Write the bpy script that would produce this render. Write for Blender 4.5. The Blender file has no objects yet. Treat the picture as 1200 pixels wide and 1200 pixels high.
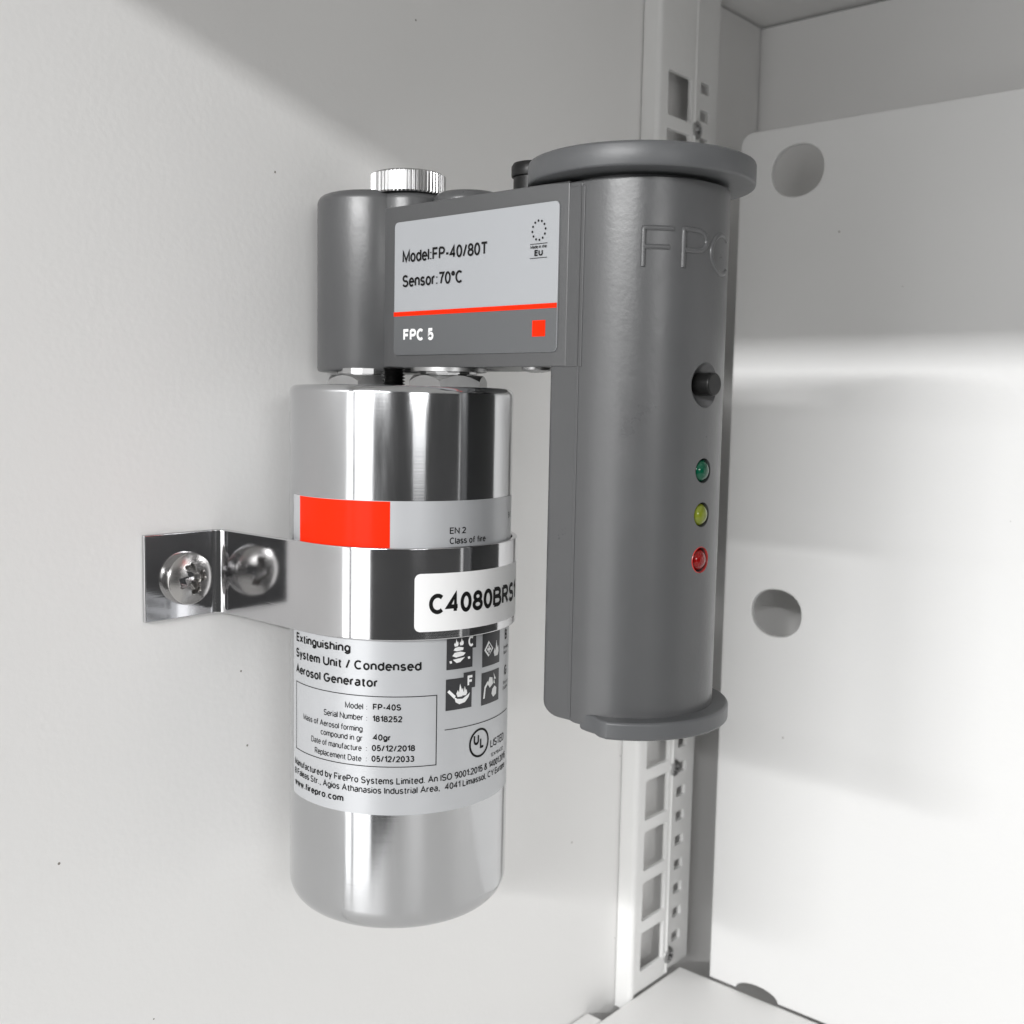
import bpy, bmesh, math
from mathutils import Vector, Matrix
S = 0.001                                   # everything below is written in millimetres
sc = bpy.context.scene
COL = sc.collection

# ------------------------------------------------------------------ camera
cam_d = bpy.data.cameras.new('camera'); cam = bpy.data.objects.new('camera', cam_d); COL.objects.link(cam)
F_PX, PITCH, ROLL, YAW = 1279.0, 0.0978, 0.0192, 0.7153
Fh = Vector((-math.sin(YAW), math.cos(YAW), 0)); Rt = Vector((math.cos(YAW), math.sin(YAW), 0)); Zv = Vector((0, 0, 1))
Fw = math.cos(PITCH) * Fh - math.sin(PITCH) * Zv; Up = math.sin(PITCH) * Fh + math.cos(PITCH) * Zv
c_, s_ = math.cos(ROLL), math.sin(ROLL)
right = Rt * c_ + Up * s_; up = Up * c_ - Rt * s_
m = Matrix((right, up, -Fw)).transposed().to_4x4(); m.translation = Vector((219.173 * S, 0, 0))
cam.matrix_world = m
cam_d.sensor_width = 36; cam_d.sensor_height = 36; cam_d.lens = F_PX / 1200 * 36
cam_d.clip_start = 0.01; cam_d.clip_end = 50
cam_d.dof.use_dof = True; cam_d.dof.focus_distance = 0.235; cam_d.dof.aperture_fstop = 30
sc.camera = cam

# ------------------------------------------------------------------ world, lamps, exposure
w = bpy.data.worlds.new('World'); sc.world = w; w.use_nodes = True
w.node_tree.nodes['Background'].inputs[0].default_value = (1, 1, 1, 1)
w.node_tree.nodes['Background'].inputs[1].default_value = 0.075
sc.view_settings.view_transform = 'Standard'; sc.view_settings.look = 'None'
sc.view_settings.exposure = 0.12; sc.view_settings.gamma = 1

def area(name, loc, target, sx, sy, radiance, col=(1, 1, 1)):
    l = bpy.data.lights.new(name, 'AREA'); l.shape = 'RECTANGLE'; l.size = sx * S; l.size_y = sy * S
    l.energy = radiance * math.pi * sx * sy * S * S; l.color = col
    o = bpy.data.objects.new(name, l); COL.objects.link(o)
    loc = Vector(loc) * S; o.location = loc
    o.rotation_euler = (Vector(target) * S - loc).to_track_quat('-Z', 'Y').to_euler()
    return o
# long horizontal ceiling tube in front of the open cabinet
area('tube_lamp_front', (560, -1600, 147 + .29 * 1500), (560, 200, 0), 1200, 40, 208)
# tube further to the right
area('tube_lamp_right', (1500, -560, 147 + .33 * 460), (0, 170, 0), 500, 60, 26)
# soft panels behind the camera, low and wide, added for canister reflections and ambient
area('soft_panel_left', (-240, -1500, -270), (-240, 200, -270), 380, 1400, 2.6)
area('soft_panel_middle', (290, -1500, -270), (290, 200, -270), 540, 1400, 2.6)
area('soft_panel_right', (1500, -560, 190), (30, 180, 0), 360, 640, 1.6)  # soft panel added on the right for the second bright stripe on the steel

# ------------------------------------------------------------------ materials
def mat(name, base, rough=.5, metal=0, aniso=0, tangent=None, bump=None, coat=0, spec=None, noise=None, trans=0, rvar=0, specks=False):
    M = bpy.data.materials.new(name); M.use_nodes = True; N = M.node_tree; n = N.nodes; b = n['Principled BSDF']
    b.inputs['Base Color'].default_value = (*base, 1); b.inputs['Roughness'].default_value = rough
    b.inputs['Metallic'].default_value = metal
    if spec is not None: b.inputs['Specular IOR Level'].default_value = spec
    if coat: b.inputs['Coat Weight'].default_value = coat; b.inputs['Coat Roughness'].default_value = .12
    if trans: b.inputs['Transmission Weight'].default_value = trans
    tc = n.new('ShaderNodeTexCoord')
    if aniso:
        b.inputs['Anisotropic'].default_value = aniso; b.inputs['Anisotropic Rotation'].default_value = .25
        t = n.new('ShaderNodeTangent'); t.direction_type = 'RADIAL' if tangent == 'Z' else 'UV_MAP'
        if tangent == 'Z': t.axis = 'Z'
        N.links.new(t.outputs[0], b.inputs['Tangent'])
    if noise:                                  # (scale, amount) uneven tone of the thing itself
        t = n.new('ShaderNodeTexNoise'); t.inputs['Scale'].default_value = noise[0]; t.inputs['Detail'].default_value = 5
        N.links.new(tc.outputs['Object'], t.inputs['Vector'])
        mr = n.new('ShaderNodeMapRange'); mr.inputs['From Min'].default_value = .15; mr.inputs['From Max'].default_value = .85
        mr.inputs['To Min'].default_value = 1 - noise[1]; mr.inputs['To Max'].default_value = 1 + noise[1]
        N.links.new(t.outputs['Fac'], mr.inputs['Value'])
        mx = n.new('ShaderNodeVectorMath'); mx.operation = 'SCALE'; mx.inputs[0].default_value = base
        N.links.new(mr.outputs[0], mx.inputs['Scale']); N.links.new(mx.outputs[0], b.inputs['Base Color'])
    if specks:                                 # a few tiny dark specks of dirt in the paint
        vo = n.new('ShaderNodeTexVoronoi'); vo.inputs['Scale'].default_value = 85; N.links.new(tc.outputs['Object'], vo.inputs['Vector'])
        lt = n.new('ShaderNodeMath'); lt.operation = 'LESS_THAN'; lt.inputs[1].default_value = .026; N.links.new(vo.outputs['Distance'], lt.inputs[0])
        sp = n.new('ShaderNodeSeparateColor'); N.links.new(vo.outputs['Color'], sp.inputs[0])
        gt = n.new('ShaderNodeMath'); gt.operation = 'GREATER_THAN'; gt.inputs[1].default_value = .8; N.links.new(sp.outputs[0], gt.inputs[0])
        mu = n.new('ShaderNodeMath'); mu.operation = 'MULTIPLY'; N.links.new(lt.outputs[0], mu.inputs[0]); N.links.new(gt.outputs[0], mu.inputs[1])
        mi = n.new('ShaderNodeMix'); mi.data_type = 'RGBA'; mi.inputs[7].default_value = (.22, .20, .18, 1); N.links.new(mu.outputs[0], mi.inputs[0])
        src = b.inputs['Base Color'].links[0].from_socket; N.links.new(src, mi.inputs[6]); N.links.new(mi.outputs[2], b.inputs['Base Color'])
    if rvar:                                   # smears: uneven gloss
        t = n.new('ShaderNodeTexNoise'); t.inputs['Scale'].default_value = rvar[0]; t.inputs['Detail'].default_value = 6
        t.inputs['Roughness'].default_value = .65
        mp = n.new('ShaderNodeMapping'); mp.inputs['Scale'].default_value = rvar[2] if len(rvar) > 2 else (1, 1, 1)
        N.links.new(tc.outputs['Object'], mp.inputs[0]); N.links.new(mp.outputs[0], t.inputs['Vector'])
        mr = n.new('ShaderNodeMapRange'); mr.inputs['From Min'].default_value = .15; mr.inputs['From Max'].default_value = .85
        mr.inputs['To Min'].default_value = rough - rvar[1]; mr.inputs['To Max'].default_value = rough + rvar[1]
        N.links.new(t.outputs['Fac'], mr.inputs['Value']); N.links.new(mr.outputs[0], b.inputs['Roughness'])
    if bump:                                   # list of (scale, strength, distance, vector scale)
        prev = None
        for sc_, st, dist, vs in bump:
            t = n.new('ShaderNodeTexNoise'); t.inputs['Scale'].default_value = sc_; t.inputs['Detail'].default_value = 4
            mp = n.new('ShaderNodeMapping'); mp.inputs['Scale'].default_value = vs
            N.links.new(tc.outputs['Object'], mp.inputs[0]); N.links.new(mp.outputs[0], t.inputs['Vector'])
            bp = n.new('ShaderNodeBump'); bp.inputs['Strength'].default_value = st; bp.inputs['Distance'].default_value = dist
            N.links.new(t.outputs['Fac'], bp.inputs['Height'])
            if prev: N.links.new(prev.outputs[0], bp.inputs['Normal'])
            prev = bp
        N.links.new(prev.outputs[0], b.inputs['Normal'])
        if coat: pass
    return M
I3 = (1, 1, 1)
M_wall = mat('powder_coat_white', (.85, .845, .835), .42, specks=True, bump=[(600, .13, .0003, I3), (150, .04, .0007, I3)], noise=(9, .012), rvar=(30, .06))
M_plate = mat('plate_paint', (.70, .70, .695), .38, specks=True, bump=[(420, .15, .0004, I3), (25, .06, .002, I3)], noise=(7, .012))
M_rail = mat('rail_paint', (.80, .80, .79), .32, bump=[(250, .2, .0005, I3)], noise=(60, .03))
M_grey = mat('grey_plastic', (.076, .077, .079), .31, bump=[(900, .12, .0002, I3), (90, .06, .0008, I3)], noise=(35, .08), rvar=(130, .07))
M_greyd = mat('grey_plastic_cap', (.084, .0865, .090), .40, bump=[(900, .12, .0002, I3)], noise=(35, .06), rvar=(60, .06))
M_steel = mat('brushed_steel', (.54, .545, .555), .14, 1, .62, 'Z', bump=[(120, .04, .0001, (.3, .3, 18)), (90, .05, .0002, (6, 6, .5))], rvar=(40, .07, (6, 6, .6)), noise=(50, .05))
M_strap = mat('strap_steel', (.60, .60, .61), .10, 1, .5, 'UV', bump=[(260, .03, .0002, (.4, .4, 10))], rvar=(50, .03), noise=(60, .05))
M_screw = mat('zinc_screw', (.50, .49, .48), .24, 1, rvar=(300, .08), bump=[(600, .06, .0001, I3)])
M_nut = mat('nickel_nut', (.42, .42, .42), .34, 1, rvar=(200, .08), bump=[(500, .15, .0002, I3)])
M_knurl = mat('bright_knurled_metal', (.50, .50, .50), .3, 1)
M_label = mat('silver_label', (.50, .51, .525), .38, .35, coat=.3, rvar=(30, .06), noise=(25, .02))
M_flabel = mat('pale_grey_label', (.34, .35, .365), .5, noise=(40, .02))
M_dlabel = mat('dark_grey_print', (.10, .104, .108), .5)
M_red = mat('red_print', (.80, .020, .0), .5, spec=.08, coat=.10)
M_black = mat('black_print', (.005, .005, .005), .6, spec=.2)
M_dk = mat('charcoal_print', (.03, .03, .033), .45)
M_white = mat('white_print', (.82, .82, .82), .45)
M_stick = mat('white_sticker', (.80, .80, .80), .45)
M_blackp = mat('black_plastic', (.008, .008, .008), .35, spec=.3, bump=[(700, .1, .0002, I3)])
M_ledg = mat('green_lens', (.0, .055, .027), .06, spec=.45)
M_ledy = mat('yellow_lens', (.13, .155, .012), .06, spec=.45)
M_ledr = mat('red_lens', (.17, .002, .002), .06, spec=.45)
M_bezr = mat('red_lens_rim', (.45, .02, .015), .3)

M_bolt = mat('dark_bolt', (.10, .10, .10), .25, 1)
# ------------------------------------------------------------------ helpers
def link(name, bm, material, parent=None, smooth=False, bevel=0, seg=3, angle=35):
    for v in bm.verts: v.co = v.co * S
    me = bpy.data.meshes.new(name); bm.to_mesh(me); bm.free()
    o = bpy.data.objects.new(name, me); COL.objects.link(o)
    me.materials.append(material)
    if smooth or bevel:
        for p in me.polygons: p.use_smooth = True
    if bevel:
        md = o.modifiers.new('bevel', 'BEVEL'); md.width = bevel * S; md.segments = seg
        md.limit_method = 'ANGLE'; md.angle_limit = math.radians(angle); md.harden_normals = True
    elif smooth:
        try: me.set_sharp_from_angle(angle=math.radians(angle))
        except Exception: pass
    if parent: o.parent = parent
    return o
def tag(o, label, cat, group=None):
    o['label'] = label; o['category'] = cat
    if group: o['group'] = group
    return o
def struct(o): o['kind'] = 'structure'; return o
def empty(name, loc, label, cat):
    o = bpy.data.objects.new(name, None); o.empty_display_size = .01; COL.objects.link(o)
    o.location = Vector(loc) * S; tag(o, label, cat); return o
def adopt(parent):                              # parts are written in world millimetres: keep them in place
    bpy.context.view_layer.update()
    for c in parent.children: c.matrix_parent_inverse = parent.matrix_world.inverted()
def box(bm, x0, x1, y0, y1, z0, z1):
    v = [bm.verts.new(p) for p in ((x0,y0,z0),(x1,y0,z0),(x1,y1,z0),(x0,y1,z0),(x0,y0,z1),(x1,y0,z1),(x1,y1,z1),(x0,y1,z1))]
    for f in ((0,3,2,1),(4,5,6,7),(0,1,5,4),(1,2,6,5),(2,3,7,6),(3,0,4,7)): bm.faces.new([v[i] for i in f])
def prism(bm, pts, z0, z1):                     # closed CCW outline in xy
    a = [bm.verts.new((x, y, z0)) for x, y in pts]; b = [bm.verts.new((x, y, z1)) for x, y in pts]
    n = len(pts)
    for i in range(n): bm.faces.new((a[i], a[(i+1) % n], b[(i+1) % n], b[i]))
    bm.faces.new(a[::-1]); bm.faces.new(b)
def arc(cx, cy, r, a0, a1, n):
    return [(cx + r*math.cos(math.radians(a0+(a1-a0)*i/n)), cy + r*math.sin(math.radians(a0+(a1-a0)*i/n))) for i in range(n+1)]
def lathe(bm, cx, cy, prof, n=128, cap0=True, cap1=True):   # prof = [(r, z)] bottom to top
    rings = []
    for r, z in prof:
        rings.append([bm.verts.new((cx + r*math.cos(2*math.pi*i/n), cy + r*math.sin(2*math.pi*i/n), z)) for i in range(n)])
    for a, b in zip(rings, rings[1:]):
        for i in range(n): bm.faces.new((a[i], a[(i+1) % n], b[(i+1) % n], b[i]))
    if cap0: bm.faces.new(rings[0][::-1])
    if cap1: bm.faces.new(rings[-1])
def sheet(outer, holes, to3d, thick):           # flat sheet with holes; to3d(u, v, w); w from 0 to thick
    bm = bmesh.new(); E = []
    for loop in [outer] + holes:
        vs = [bm.verts.new((u, v, 0)) for u, v in loop]
        E += [bm.edges.new((vs[i], vs[(i+1) % len(vs)])) for i in range(len(vs))]
    bmesh.ops.triangle_fill(bm, edges=E, use_beauty=True)
    r = bmesh.ops.extrude_face_region(bm, geom=bm.faces[:])
    for e in r['geom']:
        if isinstance(e, bmesh.types.BMVert): e.co.z = thick
    bmesh.ops.dissolve_limit(bm, angle_limit=.001, verts=bm.verts[:], edges=bm.edges[:])
    for v in bm.verts: v.co = Vector(to3d(*v.co))
    bmesh.ops.recalc_face_normals(bm, faces=bm.faces[:])
    return bm
def rrect(x0, x1, y0, y1, r, n=5):
    return (arc(x1-r, y0+r, r, -90, 0, n) + arc(x1-r, y1-r, r, 0, 90, n) + arc(x0+r, y1-r, r, 90, 180, n) + arc(x0+r, y0+r, r, 180, 270, n))
def on_cyl(cx, cy, R):
    f = lambda a, z: (cx + R*math.cos(math.radians(a)), cy + R*math.sin(math.radians(a)), z)
    f.lift = lambda p, d: (p[0]+(p[0]-cx)/R*d, p[1]+(p[1]-cy)/R*d, p[2])
    return f

def A_(cx, cy, rx, ry, a0, a1, n=14):
    return [(cx + rx*math.cos(math.radians(a0+(a1-a0)*i/n)), cy + ry*math.sin(math.radians(a0+(a1-a0)*i/n))) for i in range(n+1)]
X = .72
def bowl(x0, x1, y0, y1, open_='l'):            # half bowl closed by a stem
    ry = (y1-y0)/2; rx = min(ry, (x1-x0)*.62); cx = x1-rx
    return [(x0, y1)] + A_(cx, (y0+y1)/2, rx, ry, 90, -90) + [(x0, y0)]
O_ = lambda w, h: [A_(w/2, h/2, w/2, h/2, 90, 450, 28)]
GL = {                                           # centre lines of a plain grotesque, cap height 1: (width, strokes)
 'A': (.72, [[(0,0),(.36,1),(.72,0)], [(.12,.34),(.60,.34)]]),
 'B': (.62, [[(0,0),(0,1)], bowl(0,.56,.53,1), bowl(0,.62,0,.53)]),
 'C': (.70, [A_(.37,.5,.37,.5,48,312,24)]),
 'D': (.68, [[(0,0),(0,1)], [(0,1),(.28,1)]+A_(.28,.5,.40,.5,90,-90,18)+[(0,0)]]),
 'E': (.56, [[(.56,1),(0,1),(0,0),(.56,0)], [(0,.53),(.52,.53)]]),
 'F': (.54, [[(.54,1),(0,1),(0,0)], [(0,.5),(.48,.5)]]),
 'G': (.74, [A_(.37,.5,.37,.5,48,350,26)+[(.74,.46),(.42,.46)]]),
 'I': (.0, [[(0,0),(0,1)]]),
 'L': (.50, [[(0,1),(0,0),(.50,0)]]),
 'M': (.78, [[(0,0),(0,1),(.39,.08),(.78,1),(.78,0)]]),
 'N': (.68, [[(0,0),(0,1),(.68,0),(.68,1)]]),
 'O': (.76, O_(.76,1)),
 'P': (.58, [[(0,0),(0,1)], bowl(0,.58,.46,1)]),
 'R': (.62, [[(0,0),(0,1)], bowl(0,.58,.48,1), [(.30,.48),(.62,0)]]),
 'S': (.60, [A_(.30,.745,.27,.255,28,270,14)+A_(.30,.255,.30,.255,80,-160,14)[1:]]),
 'T': (.64, [[(0,1),(.64,1)], [(.32,1),(.32,0)]]),
 'U': (.66, [[(0,1),(0,.33)]+A_(.33,.33,.33,.33,180,360)+[(.66,1)]]),
 'X': (.66, [[(0,0),(.66,1)], [(0,1),(.66,0)]]),
 'Y': (.68, [[(0,1),(.34,.45),(.68,1)], [(.34,.45),(.34,0)]]),
 '0': (.52, [A_(.26,.5,.26,.5,90,450,26)]),
 '1': (.26, [[(0,.74),(.26,1),(.26,0)]]),
 '2': (.52, [A_(.26,.735,.26,.265,165,-28,14)+[(0,0),(.54,0)]]),
 '3': (.52, [A_(.25,.76,.22,.24,150,-80,14), A_(.25,.27,.27,.27,85,-150,14)]),
 '4': (.56, [[(.42,0),(.42,1),(0,.28),(.56,.28)]]),
 '5': (.52, [[(.48,1),(.10,1),(.05,.50)]+A_(.26,.31,.26,.31,130,-150,16)]),
 '7': (.52, [[(0,1),(.52,1),(.30,.5),(.20,0)]]),
 '8': (.52, [A_(.26,.755,.22,.245,-90,270,22), A_(.26,.26,.27,.26,90,450,22)]),
 '9': (.52, [A_(.26,.69,.26,.31,0,360,22), [(.52,.69)]+A_(.22,.45,.30,.45,15,-100,12)]),
 ':': (.0, [[(0,0),(0,.10)], [(0,.58),(0,.68)]]), '.': (.0, [[(0,0),(0,.09)]]), ',': (.04, [[(.04,.09),(0,-.16)]]),
 '-': (.28, [[(0,.38),(.28,.38)]]), '/': (.34, [[(0,-.02),(.34,1.02)]]), '°': (.26, [A_(.13,.86,.13,.13,0,360,16)]),
 '&': (.66, [[(.66,0),(.14,.70)]+A_(.29,.82,.17,.18,200,-30,12)+[(.06,.42)]+A_(.25,.24,.25,.24,140,300,12)+[(.60,.46)]]),
 'a': (.46, [A_(.24,.53,.21,.19,150,0,10)+[(.45,.0)], [(.45,.42),(.20,.38)]+A_(.20,.19,.20,.19,90,270,12)+A_(.20,.24,.25,.24,-80,-10,6)]),
 'b': (.50, [[(0,0),(0,1)], A_(.25,X/2,.25,X/2,0,360,24)]),
 'c': (.46, [A_(.26,X/2,.26,X/2,48,312,20)]),
 'd': (.50, [[(.50,0),(.50,1)], A_(.25,X/2,.25,X/2,0,360,24)]),
 'e': (.50, [[(.02,.39),(.50,.39)]+A_(.25,X/2,.25,X/2,5,318,24)]),
 'f': (.30, [[(.32,1),(.26,1)]+A_(.26,.86,.14,.14,90,180,6)+[(.12,0)], [(0,.68),(.30,.68)]]),
 'g': (.50, [A_(.25,X/2,.25,X/2,0,360,24), [(.50,.70),(.50,.02)]+A_(.25,.0,.25,.26,0,-155,12)]),
 'h': (.46, [[(0,0),(0,1)], [(0,.44)]+A_(.23,.47,.23,.25,170,0,12)+[(.46,0)]]),
 'i': (.0, [[(0,0),(0,.70)], [(0,.90),(0,1.0)]]), 'l': (.0, [[(0,0),(0,1)]]),
 'm': (.76, [[(0,0),(0,.72)], [(0,.46)]+A_(.19,.51,.19,.21,170,0,10)+[(.38,0)], [(.38,.46)]+A_(.57,.51,.19,.21,170,0,10)+[(.76,0)]]),
 'n': (.46, [[(0,0),(0,.72)], [(0,.44)]+A_(.23,.47,.23,.25,170,0,12)+[(.46,0)]]),
 'o': (.50, [A_(.25,X/2,.25,X/2,90,450,24)]),
 'p': (.50, [[(0,.72),(0,-.28)], A_(.25,X/2,.25,X/2,0,360,24)]),
 'q': (.50, [[(.50,.72),(.50,-.28)], A_(.25,X/2,.25,X/2,0,360,24)]),
 'r': (.26, [[(0,0),(0,.72)], [(0,.42)]+A_(.24,.46,.24,.25,170,85,8)]),
 's': (.42, [A_(.21,.535,.19,.185,28,270,12)+A_(.21,.18,.21,.175,80,-160,12)[1:]]),
 't': (.28, [[(.12,.92),(.12,.14)]+A_(.25,.14,.13,.14,180,270,6)+[(.30,0)], [(0,.70),(.28,.70)]]),
 'u': (.46, [[(0,.72),(0,.24)]+A_(.23,.25,.23,.25,190,350,12), [(.46,.72),(.46,0)]]),
 'w': (.66, [[(0,.72),(.17,.02),(.33,.68),(.49,.02),(.66,.72)]]),
 'x': (.46, [[(0,0),(.46,.72)], [(0,.72),(.46,0)]]),
 'y': (.48, [[(0,.72),(.24,.04)], [(.48,.72),(.20,-.10)]+A_(.10,-.12,.1,.14,0,-90,6)]),
}
def put_text(bm, s, a0, a1, z0, h, f, off=0.0, z1=None):   # fit between a0 and a1; baseline z0 (z1 at the right end)
    wd = .135 + off*3.2; gap = .075 + wd; x = 0; runs = []
    for ch in s:
        if ch in ':.,': x += .05
        if ch == ' ': x += .36; continue
        gw, st = GL[ch]
        for pl in st: runs.append([(x+px, py*(1-wd)+wd/2) for px, py in pl])
        x += gw + gap + (.05 if ch in ':.,' else 0)
    tot = x - gap + wd; z1 = z0 if z1 is None else z1
    asp = None
    for k, pl in enumerate(runs):
        pl = [p for i, p in enumerate(pl) if i == 0 or math.dist(p, pl[i-1]) > 1e-4]
        n = len(pl); closed = math.dist(pl[0], pl[-1]) < 1e-6 and n > 3; L = []; R = []
        for i, p in enumerate(pl):
            a = pl[i-1] if i else (pl[-2] if closed else None); b = pl[i+1] if i < n-1 else (pl[1] if closed else None)
            d1 = (p[0]-a[0], p[1]-a[1]) if a else None; d2 = (b[0]-p[0], b[1]-p[1]) if b else None
            d1 = d1 or d2; d2 = d2 or d1; l1 = math.hypot(*d1) or 1; l2 = math.hypot(*d2) or 1
            d1 = (d1[0]/l1, d1[1]/l1); d2 = (d2[0]/l2, d2[1]/l2); t = (d1[0]+d2[0], d1[1]+d2[1]); lt = math.hypot(*t) or 1; t = (t[0]/lt, t[1]/lt)
            c = max(.45, abs(t[0]*d1[0]+t[1]*d1[1])); q = wd/2/c; L.append((p[0]-t[1]*q, p[1]+t[0]*q)); R.append((p[0]+t[1]*q, p[1]-t[0]*q))
        def V(p):
            u = (p[0]+wd/2)/tot
            v = Vector(f(a0+(a1-a0)*u, z0+(z1-z0)*u+p[1]*h*1.06)); w = Vector(f(a0+(a1-a0)*u, z0+(z1-z0)*u+p[1]*h+1))
            return v
        dz = .004*(k % 5)
        def lift(v):                             # strokes that cross never share one plane
            return v
        VL = [bm.verts.new(V(p)) for p in L]; VR = [bm.verts.new(V(p)) for p in R]
        cen = f.lift if hasattr(f, 'lift') else None
        if cen:
            for v in VL+VR: v.co = Vector(cen(v.co, dz))
        for i in range(n-1): bm.faces.new((VL[i], VR[i], VR[i+1], VL[i+1]))
def patch(bm, a0, a1, z0, z1, f, n=24):
    A = [bm.verts.new(f(a0+(a1-a0)*i/n, z0)) for i in range(n+1)]; B = [bm.verts.new(f(a0+(a1-a0)*i/n, z1)) for i in range(n+1)]
    for i in range(n): bm.faces.new((A[i], A[i+1], B[i+1], B[i]))
def poly(bm, pts, f):
    bm.faces.new([bm.verts.new(f(a, z)) for a, z in pts])
def ring(bm, a, z, ra, rz, ta, tz, f, n=40):
    o = [bm.verts.new(f(a+ra*math.cos(2*math.pi*i/n), z+rz*math.sin(2*math.pi*i/n))) for i in range(n)]
    q = [bm.verts.new(f(a+(ra-ta)*math.cos(2*math.pi*i/n), z+(rz-tz)*math.sin(2*math.pi*i/n))) for i in range(n)]
    for i in range(n): bm.faces.new((o[i], o[(i+1) % n], q[(i+1) % n], q[i]))
def cut(o, cutters):                            # boolean difference, applied; cutters removed
    for c in cutters:
        md = o.modifiers.new('cut', 'BOOLEAN'); md.object = c; md.operation = 'DIFFERENCE'; md.solver = 'EXACT'
    dg = bpy.context.evaluated_depsgraph_get(); dg.update()
    me = bpy.data.meshes.new_from_object(o.evaluated_get(dg)); o.modifiers.clear(); o.data = me
    for c in cutters: bpy.data.objects.remove(c)

# ------------------------------------------------------------------ the cabinet
ZF, ZC, YB = -213.6, 147.6, 395.5
bm = bmesh.new(); box(bm, -2, 0, -100, YB-1.0, ZF-30, ZC); struct(link('left_wall', bm, M_wall))
bm = bmesh.new(); box(bm, -2, 700, YB, YB+2, ZF-30, ZC); struct(link('back_wall', bm, M_wall))
bm = bmesh.new(); box(bm, -2, 700, -100, YB+2, ZC+1.0, ZC+3); struct(link('ceiling', bm, M_wall))
bm = bmesh.new(); box(bm, 7.6, 700, -60, 346.9, ZF-1.5, ZF); struct(link('floor', bm, M_wall, bevel=.5))
bm = bmesh.new(); box(bm, .6, 7.0, -60, 297.5, ZF-1.5, ZF-.4); struct(link('floor_strip', bm, M_wall, bevel=.5))
bm = bmesh.new(); box(bm, 0, 700, 297.6, YB, ZF-26, ZF-24); struct(link('floor_gap', bm, M_wall))

# mounting plate with round holes
def obround(u, v, ru, rv, n=40):
    return [(u + ru*math.copysign(abs(math.cos(t))**.92, math.cos(t)), v + rv*math.copysign(abs(math.sin(t))**.92, math.sin(t))) for t in (2*math.pi*i/n for i in range(n))]
XP, YP, ZPT, ZPB = 20.3, 347.5, 95.6, -213.1
outer = [(XP, ZPB), (31.5, ZPB)] + [(40-8.5*math.cos(math.pi*t/10), ZPB+3.6*math.sin(math.pi*t/10)) for t in range(1, 10)] + [(48.5, ZPB), (698, ZPB), (698, ZPT)] + arc(XP+4.5, ZPT-4.5, 4.5, 90, 180, 8)
holes = [obround(42.0, 80.8, 9.6, 8.7), obround(41.2, -71.2, 9.6, 8.4), obround(193, 80.8, 9.6, 8.7), obround(193, -71.2, 9.6, 8.5)]
bm = sheet(outer, holes, lambda u, v, w: (u, YP+w, v), 2.2)
tag(link('mounting_plate', bm, M_plate, bevel=.35, seg=2), 'white painted steel mounting plate with round holes standing at the back right', 'mounting plate')

bm = bmesh.new(); box(bm, 698.5, 700.5, 346, YB-.3, ZF-30, ZC); struct(link('right_light_stop', bm, M_wall))  # unseen strip added to keep side light out from behind the plate
# perforated frame rail in the corner
rail = empty('frame_rail', (3, 320, ZF), 'white perforated vertical frame rail in the corner behind the grey tube', 'frame rail')
PIT = 19.05; zb0 = -148.5
sq = []; sm = []
k = -3
while zb0 + k*PIT + 15 < 116:
    zb = zb0 + k*PIT
    sq.append(rrect(320.6, 335.2, zb, zb+14.6, .7, 2))
    for dz in (2.4, 2.4+PIT/2): sm.append(rrect(343.2, 348.9, zb+dz, zb+dz+3.8, .5, 2))
    k += 1
bm = sheet([(316.85, ZF+.5), (337.2, ZF+.5), (337.2, ZC), (316.85, ZC)], sq, lambda u, v, w: (5.5+w, u, v), 1.5)
link('square_hole_strip', bm, M_rail, rail, bevel=.3, seg=2)
bm = sheet([(338.4, ZF+1), (354.6, ZF+1), (354.6, ZC), (338.4, ZC)], sm, lambda u, v, w: (4.3+w, u, v), 1.5)
link('small_hole_strip', bm, M_rail, rail, bevel=.3, seg=2)
bm = bmesh.new(); box(bm, 4.2, 7.3, 337.3, 338.9, ZF+.5, ZC-.2); link('ridge', bm, M_rail, rail, bevel=.6)
bm = bmesh.new()
prism(bm, [(.3, 314.8)] + arc(5.2, 316.6, 1.8, -90, 0, 8) + [(7.0, 316.8), (5.5, 316.8), (.3, 316.2)], ZF-5, ZC-.1)
link('front_flange', bm, M_rail, rail, smooth=True)
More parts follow.
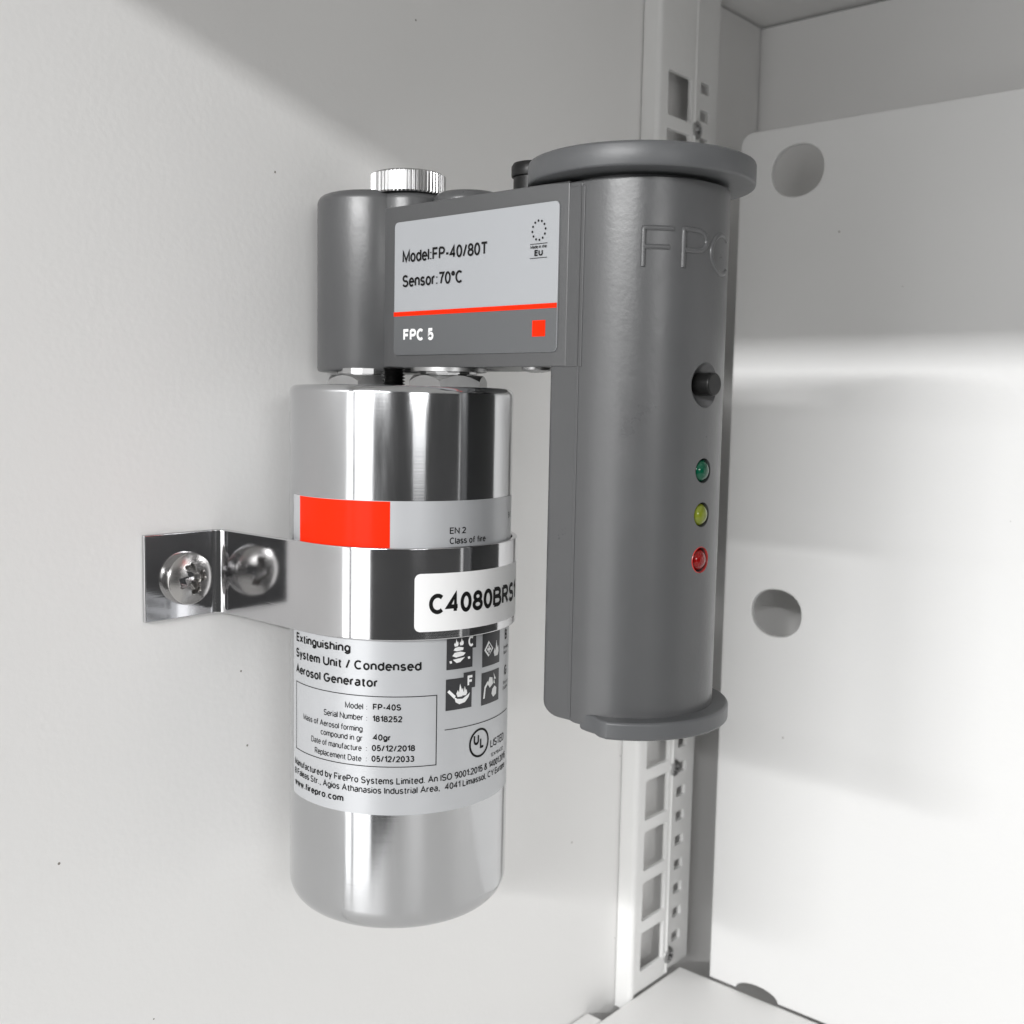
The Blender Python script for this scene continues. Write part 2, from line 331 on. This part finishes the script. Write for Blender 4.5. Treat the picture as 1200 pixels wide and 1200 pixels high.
def disc_screw(name, parent, loc, axis, R, H, material, cross=True, cw=.19, rot=0.0):
    # pan head with a cross recess, built as a polar height field
    bm = bmesh.new(); NR, NA = 44, 160; ctr = None; rings = []
    def hgt(r, a):
        t = r/R; base = H*(1 - .42*t**2.6) if t < .93 else H*(1-.42*.93**2.6)*math.sqrt(max(0, 1-((t-.93)/.07)**2))
        if cross:
            x, y = abs(r*math.cos(a)), abs(r*math.sin(a)); wd = cw*R; L = .56*R
            dd = min(max(x/L, y/wd), max(y/L, x/wd)); d2 = (x+y)/(.28*R)
            dep = max(max(0, min(1, (1-dd)/.10)), max(0, min(1, (1-d2)/.3)))
            base -= dep*(1.7*H)*(1-.72*t/.56)
        return base
    for i in range(1, NR+1):
        r = R*math.sin(math.pi/2*min(1, i/NR)) if i > NR*.8 else R*math.sin(math.pi/2*.8)*(i/(NR*.8))
        rings.append([(r*math.cos(2*math.pi*j/NA), r*math.sin(2*math.pi*j/NA), hgt(r, 2*math.pi*j/NA)) for j in range(NA)])
    rings.append([(R*math.cos(2*math.pi*j/NA), R*math.sin(2*math.pi*j/NA), -.3) for j in range(NA)])
    q = Vector(axis).to_track_quat('Z', 'Y').to_matrix() @ Matrix.Rotation(rot, 3, 'Z')
    P = Vector(loc); mk = lambda p: bm.verts.new(P + q @ Vector(p))
    c = mk((0, 0, hgt(0, 0))); V = [[mk(p) for p in r_] for r_ in rings]
    for j in range(NA): bm.faces.new((c, V[0][j], V[0][(j+1) % NA]))
    for a, b in zip(V, V[1:]):
        for j in range(NA): bm.faces.new((a[j], b[j], b[(j+1) % NA], a[(j+1) % NA]))
    return link(name, bm, material, parent, smooth=True, angle=50)
for z in (97.5, -133.5, -206.5): disc_screw('rail_screw', rail, (6.2, 339.6, z), (1, 0, 0), 3.2, 1.6, M_nut, rot=.4)
adopt(rail)

# ------------------------------------------------------------------ canister
CX, CY, R0 = 34.36, 173.65, 25.5
can = empty('aerosol_canister', (CX, CY, -116), 'brushed steel fire suppression canister with red and silver label held by the wall strap', 'canister')
bm = bmesh.new()
prof = [(R0-5.4*(1-math.sin(math.radians(t))), -110.2-5.4*math.cos(math.radians(t))) for t in range(0, 91, 9)]
prof = [(R0-7, -115.1), (R0-5.8, -115.6)] + prof[1:] + [(R0, -60), (R0, -10)] + [(R0-1.6*(1-math.cos(math.radians(t))), 2.0+1.6*math.sin(math.radians(t))) for t in range(0, 91, 15)] + [(R0-3.2, 3.6), (R0-3.6, 3.3)]
lathe(bm, CX, CY, prof, 160)
link('body', bm, M_steel, can, smooth=True, angle=50)
def hexnut(x, y, rot):
    bm = bmesh.new(); Rn, z0, z1 = 9.3, 3.3, 6.2; n = 72
    prof = []
    for i in range(n):
        a = 2*math.pi*i/n; h = Rn*math.cos(math.pi/6)/math.cos(((a) % (math.pi/3)) - math.pi/6)
        prof.append((a+rot, h))
    def ringv(fr, fz): return [bm.verts.new((x+fr(h)*math.cos(a), y+fr(h)*math.sin(a), fz(h))) for a, h in prof]
    lo = Rn*math.cos(math.pi/6)
    rs = [ringv(lambda h: h, lambda h: z0), ringv(lambda h: h, lambda h: z1-(h-lo)*1.05), ringv(lambda h: min(h, lo-.25), lambda h: z1+.12), ringv(lambda h: 5.8, lambda h: z1+.12)]
    for a, b in zip(rs, rs[1:]):
        for i in range(n): bm.faces.new((a[i], a[(i+1) % n], b[(i+1) % n], b[i]))
    bm.faces.new(rs[0][::-1]); bm.faces.new(rs[-1])
    o = link('hex_nut', bm, M_nut, can, smooth=True, angle=25)
    bm = bmesh.new(); lathe(bm, x, y, [(5.6, 6.0), (5.6, 6.5), (6.5, 6.6), (6.5, 7.9)], 15); link('neck', bm, M_knurl, o)
    return o
hexnut(18.6, 176.1, math.radians(8)); hexnut(44.1, 178.7, math.radians(2))
bm = bmesh.new(); th = []
for i in range(6): th += [(2.7, 4.2+.72*i), (2.05, 4.56+.72*i)]
lathe(bm, 33.0, 172.0, [(1.6, 3.9)] + th, 48); link('centre_bolt', bm, M_bolt, can, smooth=True, angle=20)

lab = on_cyl(CX, CY, R0+.10); pr1 = on_cyl(CX, CY, R0+.16); pr2 = on_cyl(CX, CY, R0+.22)
bm = bmesh.new()
patch(bm, -111.2, 34.5, -88.2, -20.45, lab, 90)
lb = link('label', bm, M_label, can, smooth=True)
bm = bmesh.new(); patch(bm, -102.6, -48.6, -38, -20.55, pr1, 36); link('red_panel', bm, M_red, lb, smooth=True)
def T(*a, **k):
    b = bmesh.new(); put_text(b, *a, pr1, **k); link('text_line', b, M_black, lb)
def rule(*a):
    b = bmesh.new(); patch(b, *a); link('printed_rule', b, M_black, lb)
T('Extinguishing', -106.8, -67.5, -53.05, 1.9, off=.018)
T('System Unit / Condensed', -107.2, -33.1, -56.6, 1.95, off=.018)
T('Aerosol Generator', -107.3, -53.6, -60.2, 1.9, off=.018)
for a0, a1, z0, z1 in ((-107.2, -25.2, -62.28, -62.1), (-107.2, -25.2, -77.6, -77.42)): rule( a0, a1, z0, z1, pr1, 60)
for a in (-107.2, -25.6): rule( a, a+.42, -77.5, -62.2, pr1, 1)
T('Model', -70.3, -60.9, -65.2, 1.3); T('FP-40S', -56.1, -42.6, -65.15, 1.32, off=.02)
T('Serial Number', -83, -60.9, -67.6, 1.3); T('1818252', -56.3, -42.0, -67.7, 1.3, off=.02)
T('Mass of Aerosol forming', -98.9, -61.1, -70.05, 1.25)
T('compound in gr', -85, -61.1, -72.1, 1.25); T('40gr', -56, -47.3, -71.75, 1.3, off=.02)
T('Date of manufacture', -91.9, -61.6, -74.3, 1.25); T('05/12/2018', -56.5, -35.8, -74.1, 1.3, off=.02)
T('Replacement Date', -89.2, -61.6, -76.6, 1.25); T('05/12/2033', -56.6, -36.1, -76.45, 1.3, off=.02)
for z in (-65.2, -67.6, -74.2, -76.5): T(':', -59.4, -58.8, z, 1.2)
T('Manufactured by FirePro Systems Limited. An ISO 9001:2015 & 14001:2015', -109, 28, -81.35, 1.45, off=.008)
T('8 Faleas Str., Agios Athanasios Industrial Area,  4041 Limassol, CY Europe', -109, 27, -83.45, 1.4, off=.006)
T('www.firepro.com', -108.8, -71.0, -86.0, 1.45, off=.02)
rule( -21.1, 31, -70.15, -69.98, pr1, 24)
T('EN 2', -19.8, -10.9, -27.5, 1.3, off=.008); T('Class of fire', -19.8, 2.1, -29.7, 1.35, off=.008)
b = bmesh.new(); ring(b, 0.3, -74.55, 7.2, 3.3, 1.1, .5, pr1); link('listing_mark', b, M_black, lb)
T('U', -3.9, -.2, -74.9, 2.3, off=.03); T('L', .6, 3.6, -75.9, 2.3, off=.03)
T('LISTED', 9.2, 25, -76.7, 1.7, off=.0); T('EX15432', 10.4, 24, -78.9, .75)
T('B', 24.2, 27.6, -53.3, 2.2, off=.02); T('G', 24.2, 28.2, -61.6, 2.2, off=.02)
T('Flammable', 22.5, 31, -55.4, .7); T('Gases', 22.5, 28, -56.6, .7); T('Electrical', 22.5, 31, -63.6, .7); T('Equipment', 22.5, 31, -64.8, .7)
T('EN 3', 26, 32, -25.4, 1.2)
# pictograms: dark square fields with white drawings on them
def pictogram(a0, a1, z0, z1, tab, draw):
    bm = bmesh.new(); patch(bm, a0, a1, z0, z1, pr1, 10)
    if tab: patch(bm, a1-5.2, a1+2.2, z1-2.6, z1+1.0, on_cyl(CX, CY, R0+.175), 6)
    p = link('pictogram', bm, M_dk, lb)
    bm = bmesh.new()
    cnt = [0]
    def Pt(pts): cnt[0] += 1; poly(bm, [(a0+(a1-a0)*u, z0+(z1-z0)*v) for u, v in pts], on_cyl(CX, CY, R0+.20+.008*cnt[0]))
    draw(bm, Pt)
    if tab: put_text(bm, tab, a1-2.9, a1+.6, z1-2.2, 2.3, on_cyl(CX, CY, R0+.26), off=.03)
    # drawings belong to their label field
    link('drawing', bm, M_white, lb)
    return p
def flame(Pt, x, y, s):
    Pt([(x-.13*s, y), (x-.2*s, y+.16*s), (x-.12*s, y+.32*s), (x-.06*s, y+.2*s), (x+.0*s, y+.6*s), (x+.1*s, y+.3*s), (x+.16*s, y+.38*s), (x+.2*s, y+.14*s), (x+.12*s, y)])
def d_fire(bm, P):
    P([(.12,.2),(.9,.28),(.88,.36),(.1,.28)]); P([(.22,.32),(.68,.36),(.5,.22),(.36,.2)])
    P([(.2,.44),(.34,.38),(.62,.42),(.7,.5),(.5,.56),(.28,.54)])
    P([(.24,.62),(.36,.58),(.6,.6),(.62,.68),(.44,.72),(.3,.7)]); flame(P, .34, .74, .42); flame(P, .54, .76, .4)
def d_pan(bm, P):
    P([(.05,.6),(.12,.66),(.36,.44),(.3,.36)]); P([(.3,.42),(.36,.24),(.5,.16),(.72,.2),(.86,.34),(.92,.48),(.82,.42),(.62,.32),(.42,.34)])
    flame(P, .52, .4, .7); flame(P, .7, .42, .5)
def d_gas(bm, P):
    P([(.08,.5),(.3,.28),(.34,.33),(.16,.5)]); P([(.08,.5),(.16,.5),(.34,.68),(.3,.76)]); P([(.3,.76),(.34,.68),(.48,.52),(.56,.5)]); P([(.56,.5),(.48,.52),(.34,.33),(.3,.28)])
    P([(.22,.47),(.42,.47),(.42,.54),(.22,.54)]); P([(.29,.4),(.35,.4),(.35,.61),(.29,.61)]); flame(P, .74, .24, .8)
def d_elec(bm, P):
    P([(.08,.2),(.16,.2),(.2,.5),(.34,.64),(.3,.72),(.14,.56)]); P([(.3,.62),(.42,.48),(.6,.58),(.56,.78),(.4,.82)])
    P([(.52,.28),(.62,.16),(.8,.22),(.82,.42),(.7,.5),(.56,.42)]); P([(.62,.6),(.72,.56),(.66,.72),(.78,.7),(.62,.92),(.66,.78)])
pictogram(-20.6, -5.6, -56.95, -50.2, 'C', d_fire)
pictogram(-20.8, -5.8, -65.9, -59.0, 'F', d_pan)
pictogram(1.2, 16.8, -57.7, -50.2, None, d_gas)
pictogram(.9, 16.5, -66.3, -59.0, None, d_elec)
adopt(can)

# ------------------------------------------------------------------ strap bracket
br = empty('strap_bracket', (0, 147, -40), 'bent polished steel strap screwed to the wall and wrapped round the canister', 'bracket')
def strap_path():
    RB = 26.35; P = []
    P += [(.75, 127.2), (.75, 136), (.75, 143.5)]
    P += [(4.15-3.4*math.cos(math.radians(t)), 143.9+3.4*math.sin(math.radians(t))) for t in range(5, 91, 5)]
    P += [(10, 147.3), (20, 147.3), (28, 147.3)]
    P += arc(CX, CY, RB, -90, 90, 90)
    P += [(20, 200.0), (6, 200.0)]
    P += [(3.35-2.6*math.sin(math.radians(t)), 202.6-2.6*math.cos(math.radians(t))) for t in range(10, 91, 10)]
    P += [(.75, 210), (.75, 221)]
    return P
def ribbon(path, half, z0, z1):
    bm = bmesh.new(); uv = bm.loops.layers.uv.new('UVMap'); n = len(path); L = [0]
    for a, b in zip(path, path[1:]): L.append(L[-1]+math.dist(a, b))
    rows = []
    for i, (x, y) in enumerate(path):
        a = path[max(0, i-1)]; b = path[min(n-1, i+1)]; dx, dy = b[0]-a[0], b[1]-a[1]; l = math.hypot(dx, dy); nx, ny = dy/l, -dx/l
        rows.append([bm.verts.new(p) for p in ((x+nx*half, y+ny*half, z0), (x+nx*half, y+ny*half, z1), (x-nx*half, y-ny*half, z1), (x-nx*half, y-ny*half, z0))])
    def face(vs, us):
        f = bm.faces.new(vs)
        for lp, u in zip(f.loops, us): lp[uv].uv = u
    for i in range(n-1):
        a, b = rows[i], rows[i+1]
        for k in range(4):
            k2 = (k+1) % 4; face((a[k], b[k], b[k2], a[k2]), ((L[i]*.1, k), (L[i+1]*.1, k), (L[i+1]*.1, k+1), (L[i]*.1, k+1)))
    face(rows[0], ((0,0),(0,1),(.1,1),(.1,0))); face(rows[-1][::-1], ((0,0),(0,1),(.1,1),(.1,0)))
    bmesh.ops.recalc_face_normals(bm, faces=bm.faces[:])
    return bm
bm = ribbon(strap_path(), .6, -49.9, -30.2)
st = link('strap', bm, M_strap, br, bevel=.3, seg=3, angle=50)
disc_screw('screw', br, (1.4, 137.6, -40.8), (1, .04, .02), 6.1, 2.9, M_screw, rot=.25)
disc_screw('screw', br, (1.4, 211.0, -40.8), (1, 0, 0), 6.1, 3.3, M_screw, rot=.2)
RS = 26.97; fs = on_cyl(CX, CY, RS)
bm = bmesh.new()                                 # sticker with rounded left corners
n = 60; a0, a1 = -37.2, 35.0; zt, zb = -35.6, -48.0; lo, hi = [], []
for i in range(n+1):
    a = a0+(a1-a0)*i/n if i > 8 else a0+(a1-a0)*(i*i/8)/n
    u = (a-a0)*RS*math.pi/180; r = 1.3; c = r-math.sqrt(max(0, r*r-max(0, r-u)**2))
    lo.append(bm.verts.new(fs(a, zb+c))); hi.append(bm.verts.new(fs(a, zt-c)))
for i in range(n): bm.faces.new((lo[i], lo[i+1], hi[i+1], hi[i]))
sk = link('sticker', bm, M_stick, st, smooth=True)
sk.parent = st
bm = bmesh.new(); put_text(bm, 'C4080BRS1', -30.6, 31.4, -44.3, 4.15, on_cyl(CX, CY, RS+.06), off=.022); 
lt = link('sticker_lettering', bm, M_black, br)
adopt(br)

# ------------------------------------------------------------------ detector / trigger unit
TX, TY, TR = 84.3, 194.5, 18.7
un = empty('trigger_unit', (TX, TY, -66), 'grey plastic sensor and control unit with upright tube, side arm and three indicator lamps', 'control unit')
# upright tube with its flat shoulder towards the arm
out = arc(TX, TY, TR, -92, 88, 110) + [(77.2, 213.2)] + arc(77.4, 211.2, 2, 95, 180, 5)[1:] + arc(77.2, 177.7, 1.9, 180, 266, 8) + [(83.3, 175.78)]
bm = bmesh.new()
zz = [(0, -63.4)]
prism(bm, out, -65.0, 44.5)
tube = link('sensor_tube', bm, M_grey)
def ycyl(R, x0, x1, z, ang, n=40):
    bm = bmesh.new(); a = math.radians(ang); d = Vector((math.cos(a), math.sin(a), 0)); q = Vector((-d.y, d.x, 0)); r0, r1 = [], []
    for i in range(n):
        t = 2*math.pi*i/n; o = q*(R*math.cos(t)) + Vector((0, 0, R*math.sin(t)))
        r0.append(bm.verts.new(Vector((TX, TY, z)) + d*x0 + o)); r1.append(bm.verts.new(Vector((TX, TY, z)) + d*x1 + o))
    for i in range(n): bm.faces.new((r0[i], r0[(i+1) % n], r1[(i+1) % n], r1[i]))
    bm.faces.new(r0[::-1]); bm.faces.new(r1); bmesh.ops.recalc_face_normals(bm, faces=bm.faces[:]); return bm
def ball(R, dist, z, ang):
    bm = bmesh.new(); bmesh.ops.create_uvsphere(bm, u_segments=48, v_segments=32, radius=R); a = math.radians(ang)
    for v in bm.verts: v.co += Vector((TX+dist*math.cos(a), TY+dist*math.sin(a), z))
    return bm
LED = [(-12.6, M_ledg, 'green'), (-21.6, M_ledy, 'yellow'), (-30.9, M_ledr, 'red')]
cuts = [link('cutter', ycyl(2.55, 13, 24, z, -4.6), M_grey) for z, _, _ in LED] + [link('cutter', ball(5.4, 21.6, 4.7, -5.4), M_grey)]
bm = bmesh.new(); pf = [(74, -67), (80.3, -67)] + [(80.3+5*math.cos(math.radians(t)), -60+5*math.sin(math.radians(t))) for t in range(270, 179, -10)] + [(74, -60)]
va = [bm.verts.new((x, 170, z)) for x, z in pf]; vb = [bm.verts.new((x, 220, z)) for x, z in pf]; n = len(pf)
for i in range(n): bm.faces.new((va[i], va[(i+1) % n], vb[(i+1) % n], vb[i]))
bm.faces.new(va[::-1]); bm.faces.new(vb); bmesh.ops.recalc_face_normals(bm, faces=bm.faces[:])
cuts.append(link('cutter', bm, M_grey))
cut(tube, cuts); tube.parent = un
for p in tube.data.polygons: p.use_smooth = True
md = tube.modifiers.new('bevel', 'BEVEL'); md.width = .35*S; md.segments = 3; md.limit_method = 'ANGLE'; md.angle_limit = math.radians(35); md.harden_normals = True
for z, mm, nm in LED:                            # domed lens inside its hole
    bm = bmesh.new(); a = math.radians(-4.6); d = Vector((math.cos(a), math.sin(a), 0)); q = Vector((-d.y, d.x, 0)); rings = []; n = 32
    for r, h in [(2.45, -4)] + [(2.45*math.cos(math.radians(t)), 2.2*math.sin(math.radians(t))) for t in range(0, 90, 10)]:
        rings.append([bm.verts.new(Vector((TX, TY, z)) + d*(TR-1.5+h) + q*(r*math.cos(2*math.pi*i/n)) + Zv*(r*math.sin(2*math.pi*i/n))) for i in range(n)])
    top = bm.verts.new(Vector((TX, TY, z)) + d*(TR-1.5+2.2))
    for A, B in zip(rings, rings[1:]):
        for i in range(n): bm.faces.new((A[i], A[(i+1) % n], B[(i+1) % n], B[i]))
    for i in range(n): bm.faces.new((rings[-1][i], rings[-1][(i+1) % n], top))
    bm.faces.new(rings[0][::-1])
    o = link('indicator_lamp', bm, mm, un, smooth=True); o['label'] = nm + ' indicator lamp on the tube'
    if nm == 'red':
        bm = bmesh.new(); n = 40; R1, R2 = 2.5, 2.75
        A = []; B = []; C2 = []
        for i in range(n):
            t = 2*math.pi*i/n
            for lst, rr, hh in ((A, R1, -.25), (B, (R1+R2)/2, .14), (C2, R2, -.02)):
                y_ = rr*math.cos(t); zq = rr*math.sin(t); ang = a + math.asin(y_/TR); lst.append(bm.verts.new((TX+(TR+hh)*math.cos(ang), TY+(TR+hh)*math.sin(ang), z+zq)))
        for i in range(n):
            j = (i+1) % n; bm.faces.new((A[i], A[j], B[j], B[i])); bm.faces.new((B[i], B[j], C2[j], C2[i]))
        link('lamp_rim', bm, M_bezr, un, smooth=True)
link('push_button', ycyl(2.35, 12, TR+2.2, 4.9, -5.4), M_blackp, un, bevel=.4)
# embossed letters: half round beads lying on the tube
bm = bmesh.new()
def bead(pts, r=.42):
    P = []                                       # resample
    for (u0, v0), (u1, v1) in zip(pts, pts[1:]):
        k = max(1, int(math.hypot((u1-u0)*TR*math.pi/180, v1-v0)/.5))
        P += [(u0+(u1-u0)*i/k, v0+(v1-v0)*i/k) for i in range(k)]
    P.append(pts[-1]); f = on_cyl(TX, TY, TR); V = [Vector(f(*p)) for p in P]; rows = []
    for i, p in enumerate(V):
        t = (V[min(i+1, len(V)-1)]-V[max(i-1, 0)]).normalized(); nn = Vector((p.x-TX, p.y-TY, 0)).normalized(); sd = t.cross(nn)
        rows.append([bm.verts.new(p + sd*(r*math.cos(q)*1.25) + nn*(r*math.sin(q)*.95 - .03)) for q in [math.pi*k/6 for k in range(7)]])
    for A, B in zip(rows, rows[1:]):
        for k in range(6): bm.faces.new((A[k], A[k+1], B[k+1], B[k]))
    for R_ in (rows[0], rows[-1]): bm.faces.new(R_)
bead([(-52.6, 27.4), (-52.6, 34.8), (-34.5, 34.8)]); bead([(-52.6, 31.2), (-37, 31.2)])
bead([(-27.4, 27.5), (-27.4, 34.9), (-18, 34.9)] + [(-18+8.5*math.sin(math.radians(t)), 32.9+2.0*math.cos(math.radians(t))) for t in range(15, 181, 15)] + [(-27.4, 30.9)])
bead([(8-12.8*math.sin(math.radians(t)), 31.1+3.9*math.cos(math.radians(t))) for t in range(-40, 221, 10)])
bmesh.ops.recalc_face_normals(bm, faces=bm.faces[:])
link('embossed_letters', bm, M_grey, un, smooth=True, angle=60)
# moulding line where the tube meets its flat shoulder
bm = bmesh.new(); box(bm, TX-1.2, TX-.7, TY-TR-.2, TY-TR+.5, -64.6, 44.2); link('moulding_line', bm, M_grey, un, bevel=.2)
# caps
bm = bmesh.new(); lathe(bm, TX, TY, [(15.5, 44.2), (15.5, 45.9)], 128); link('neck_groove', bm, M_greyd, un, smooth=True)
bm = bmesh.new(); lathe(bm, TX, TY, [(23.2, 45.6), (23.6, 45.72), (23.76, 46.1), (23.76, 49.7), (23.6, 50.15), (23.1, 50.38), (20, 50.4)], 160)
link('top_cap', bm, M_greyd, un, smooth=True, angle=60)
bm = bmesh.new()
lowp = [(TX+1, TY-18.0)] + [(TX+r*math.cos(math.radians(t)), TY+r*math.sin(math.radians(t))) for t, r in ((-80, 18.9), (-74, 19.6), (-70, 21.2), (-65, 22.2))] + arc(TX, TY, 22.2, -64, 64, 70) + [(TX+6, TY+19), (TX-3, TY+18)]
prism(bm, lowp, -66.7, -62.9); link('bottom_cap', bm, M_greyd, un, bevel=.8, seg=4, angle=40)
bm = bmesh.new(); prism(bm, [(80.6, 178.2), (83.5, 176.9)] + arc(TX, TY, 17.6, -90, 90, 60) + [(80.6, 211)], -65.9, -64.9); link('tube_foot', bm, M_greyd, un, bevel=.5)
# arm and boss
bm = bmesh.new()
prism(bm, rrect(20, 80.4, 175.5, 201, .3, 3), 8.0, 44.9); arm = link('side_arm', bm, M_grey, un, bevel=.25)
bm = bmesh.new(); box(bm, 79, 84.2, 175.6, 200, 7.9, 43.6); link('arm_root', bm, M_grey, un, bevel=.15)
def lobe(cx, cy, r, z0, z1):
    bm = bmesh.new(); b = 2.2
    prof = [(r-.8, z0), (r-.2, z0+.25), (r, z0+.9), (r, z1-b)] + [(r-b*(1-math.cos(math.radians(t))), z1-b+b*math.sin(math.radians(t))) for t in range(15, 91, 15)]
    lathe(bm, cx, cy, prof, 96); return bm
link('boss', lobe(14.15, 183.0, 14.0, 7.2, 49.4), M_grey, un, smooth=True, angle=60)
link('boss', lobe(25.3, 184.5, 8.8, 7.6, 49.3), M_grey, un, smooth=True, angle=60)
link('boss', lobe(41, 188, 8.4, 7.8, 48.3), M_grey, un, smooth=True, angle=60)
bm = bmesh.new()                                  # knurled thumb nut
kx, ky, kr, nt = 25.5, 183.2, 8.65, 56
def kring(r, z, d): return [bm.verts.new((kx+(r+(d if i % 4 < 2 else -d))*math.cos(2*math.pi*i/(nt*4)), ky+(r+(d if i % 4 < 2 else -d))*math.sin(2*math.pi*i/(nt*4)), z)) for i in range(nt*4)]
rs = [kring(kr-.3, 48.6, 0), kring(kr, 48.9, .2), kring(kr, 53.3, .2), kring(kr-.5, 53.7, 0), kring(kr-2, 53.8, 0)]
for a, b in zip(rs, rs[1:]):
    for i in range(nt*4): bm.faces.new((a[i], a[(i+1) % (nt*4)], b[(i+1) % (nt*4)], b[i]))
bm.faces.new(rs[-1]); link('thumb_nut', bm, M_knurl, un)
bm = bmesh.new(); lathe(bm, 58.3, 190.5, [(4.6, 44), (4.6, 50.2), (5.0, 50.4), (5.1, 50.9), (5.1, 52.6), (4.7, 53.3), (4.0, 53.5)], 64)
link('black_plug', bm, M_blackp, un, smooth=True, angle=30)
bm = bmesh.new(); lathe(bm, 44.1, 178.7, [(8.6, 7.1), (8.6, 7.95)], 64); link('washer', bm, M_nut, un, smooth=True)
disc_screw('arm_screw', un, (69, 180, 8.1), (0, 0, -1), 3.2, 1.2, M_nut)
# printed label on the arm
YL = 175.1; KL = YL/174.4
def on_face(lift):
    f = lambda u, v: (219.17+(u-219.17)*KL, YL-lift, v*KL)
    f.lift = lambda p, d: (p[0], p[1]-d, p[2])
    return f
fp, fp2 = on_face(.08), on_face(.14)
bm = sheet(rrect(30.4, 78.7, 10.9, 41.0, 1.1), [], lambda u, v, w: (219.17+(u-219.17)*KL, YL+w, v*KL), .42); fl = link('face_label', bm, M_flabel, un, bevel=.1, seg=2)
bm = bmesh.new()
L0 = [(30.45, 20.0)] + arc(31.5, 12.0, 1.05, 180, 270, 5) + arc(77.6, 12.0, 1.05, 270, 360, 5) + [(78.65, 20.0)]
poly(bm, L0, fp); link('dark_band', bm, M_dlabel, fl)
bm = bmesh.new(); patch(bm, 30.42, 78.68, 19.75, 20.75, fp2, 1); link('red_line', bm, M_red, fl)
bm = bmesh.new(); patch(bm, 72.3, 75.8, 14.1, 17.4, fp2, 1); link('red_square', bm, M_red, fl)
bm = bmesh.new(); put_text(bm, 'FPC 5', 33.7, 43.5, 14.1, 2.55, fp2, off=.03); link('white_lettering', bm, M_white, fl)
def FT(*a, **k):
    b = bmesh.new(); put_text(b, *a, fp2, **k); link('text_line', b, M_black, fl)
FT('Model:FP-40/80T', 33.2, 59.5, 31.75, 2.6, off=.012); FT('Sensor:70°C', 33.2, 52.3, 26.25, 2.6, off=.012)
for z_ in (32.8, 29.95):
    b = bmesh.new(); patch(b, 71.3, 75.85, z_, z_+.12, fp2, 1); link('printed_rule', b, M_black, fl)
FT('Made in the', 71.4, 75.7, 31.95, .6, off=.01); FT('EU', 72.5, 74.7, 30.42, 1.15, off=.03)
bm = bmesh.new()
for i in range(12):
    t = 2*math.pi*i/12+.1; poly(bm, [(73.56+1.75*math.cos(t)+.23*math.cos(2*math.pi*k/8), 35.55+1.95*math.sin(t)+.25*math.sin(2*math.pi*k/8)) for k in range(8)], fp2)
link('star_ring', bm, M_black, fl)
adopt(un)
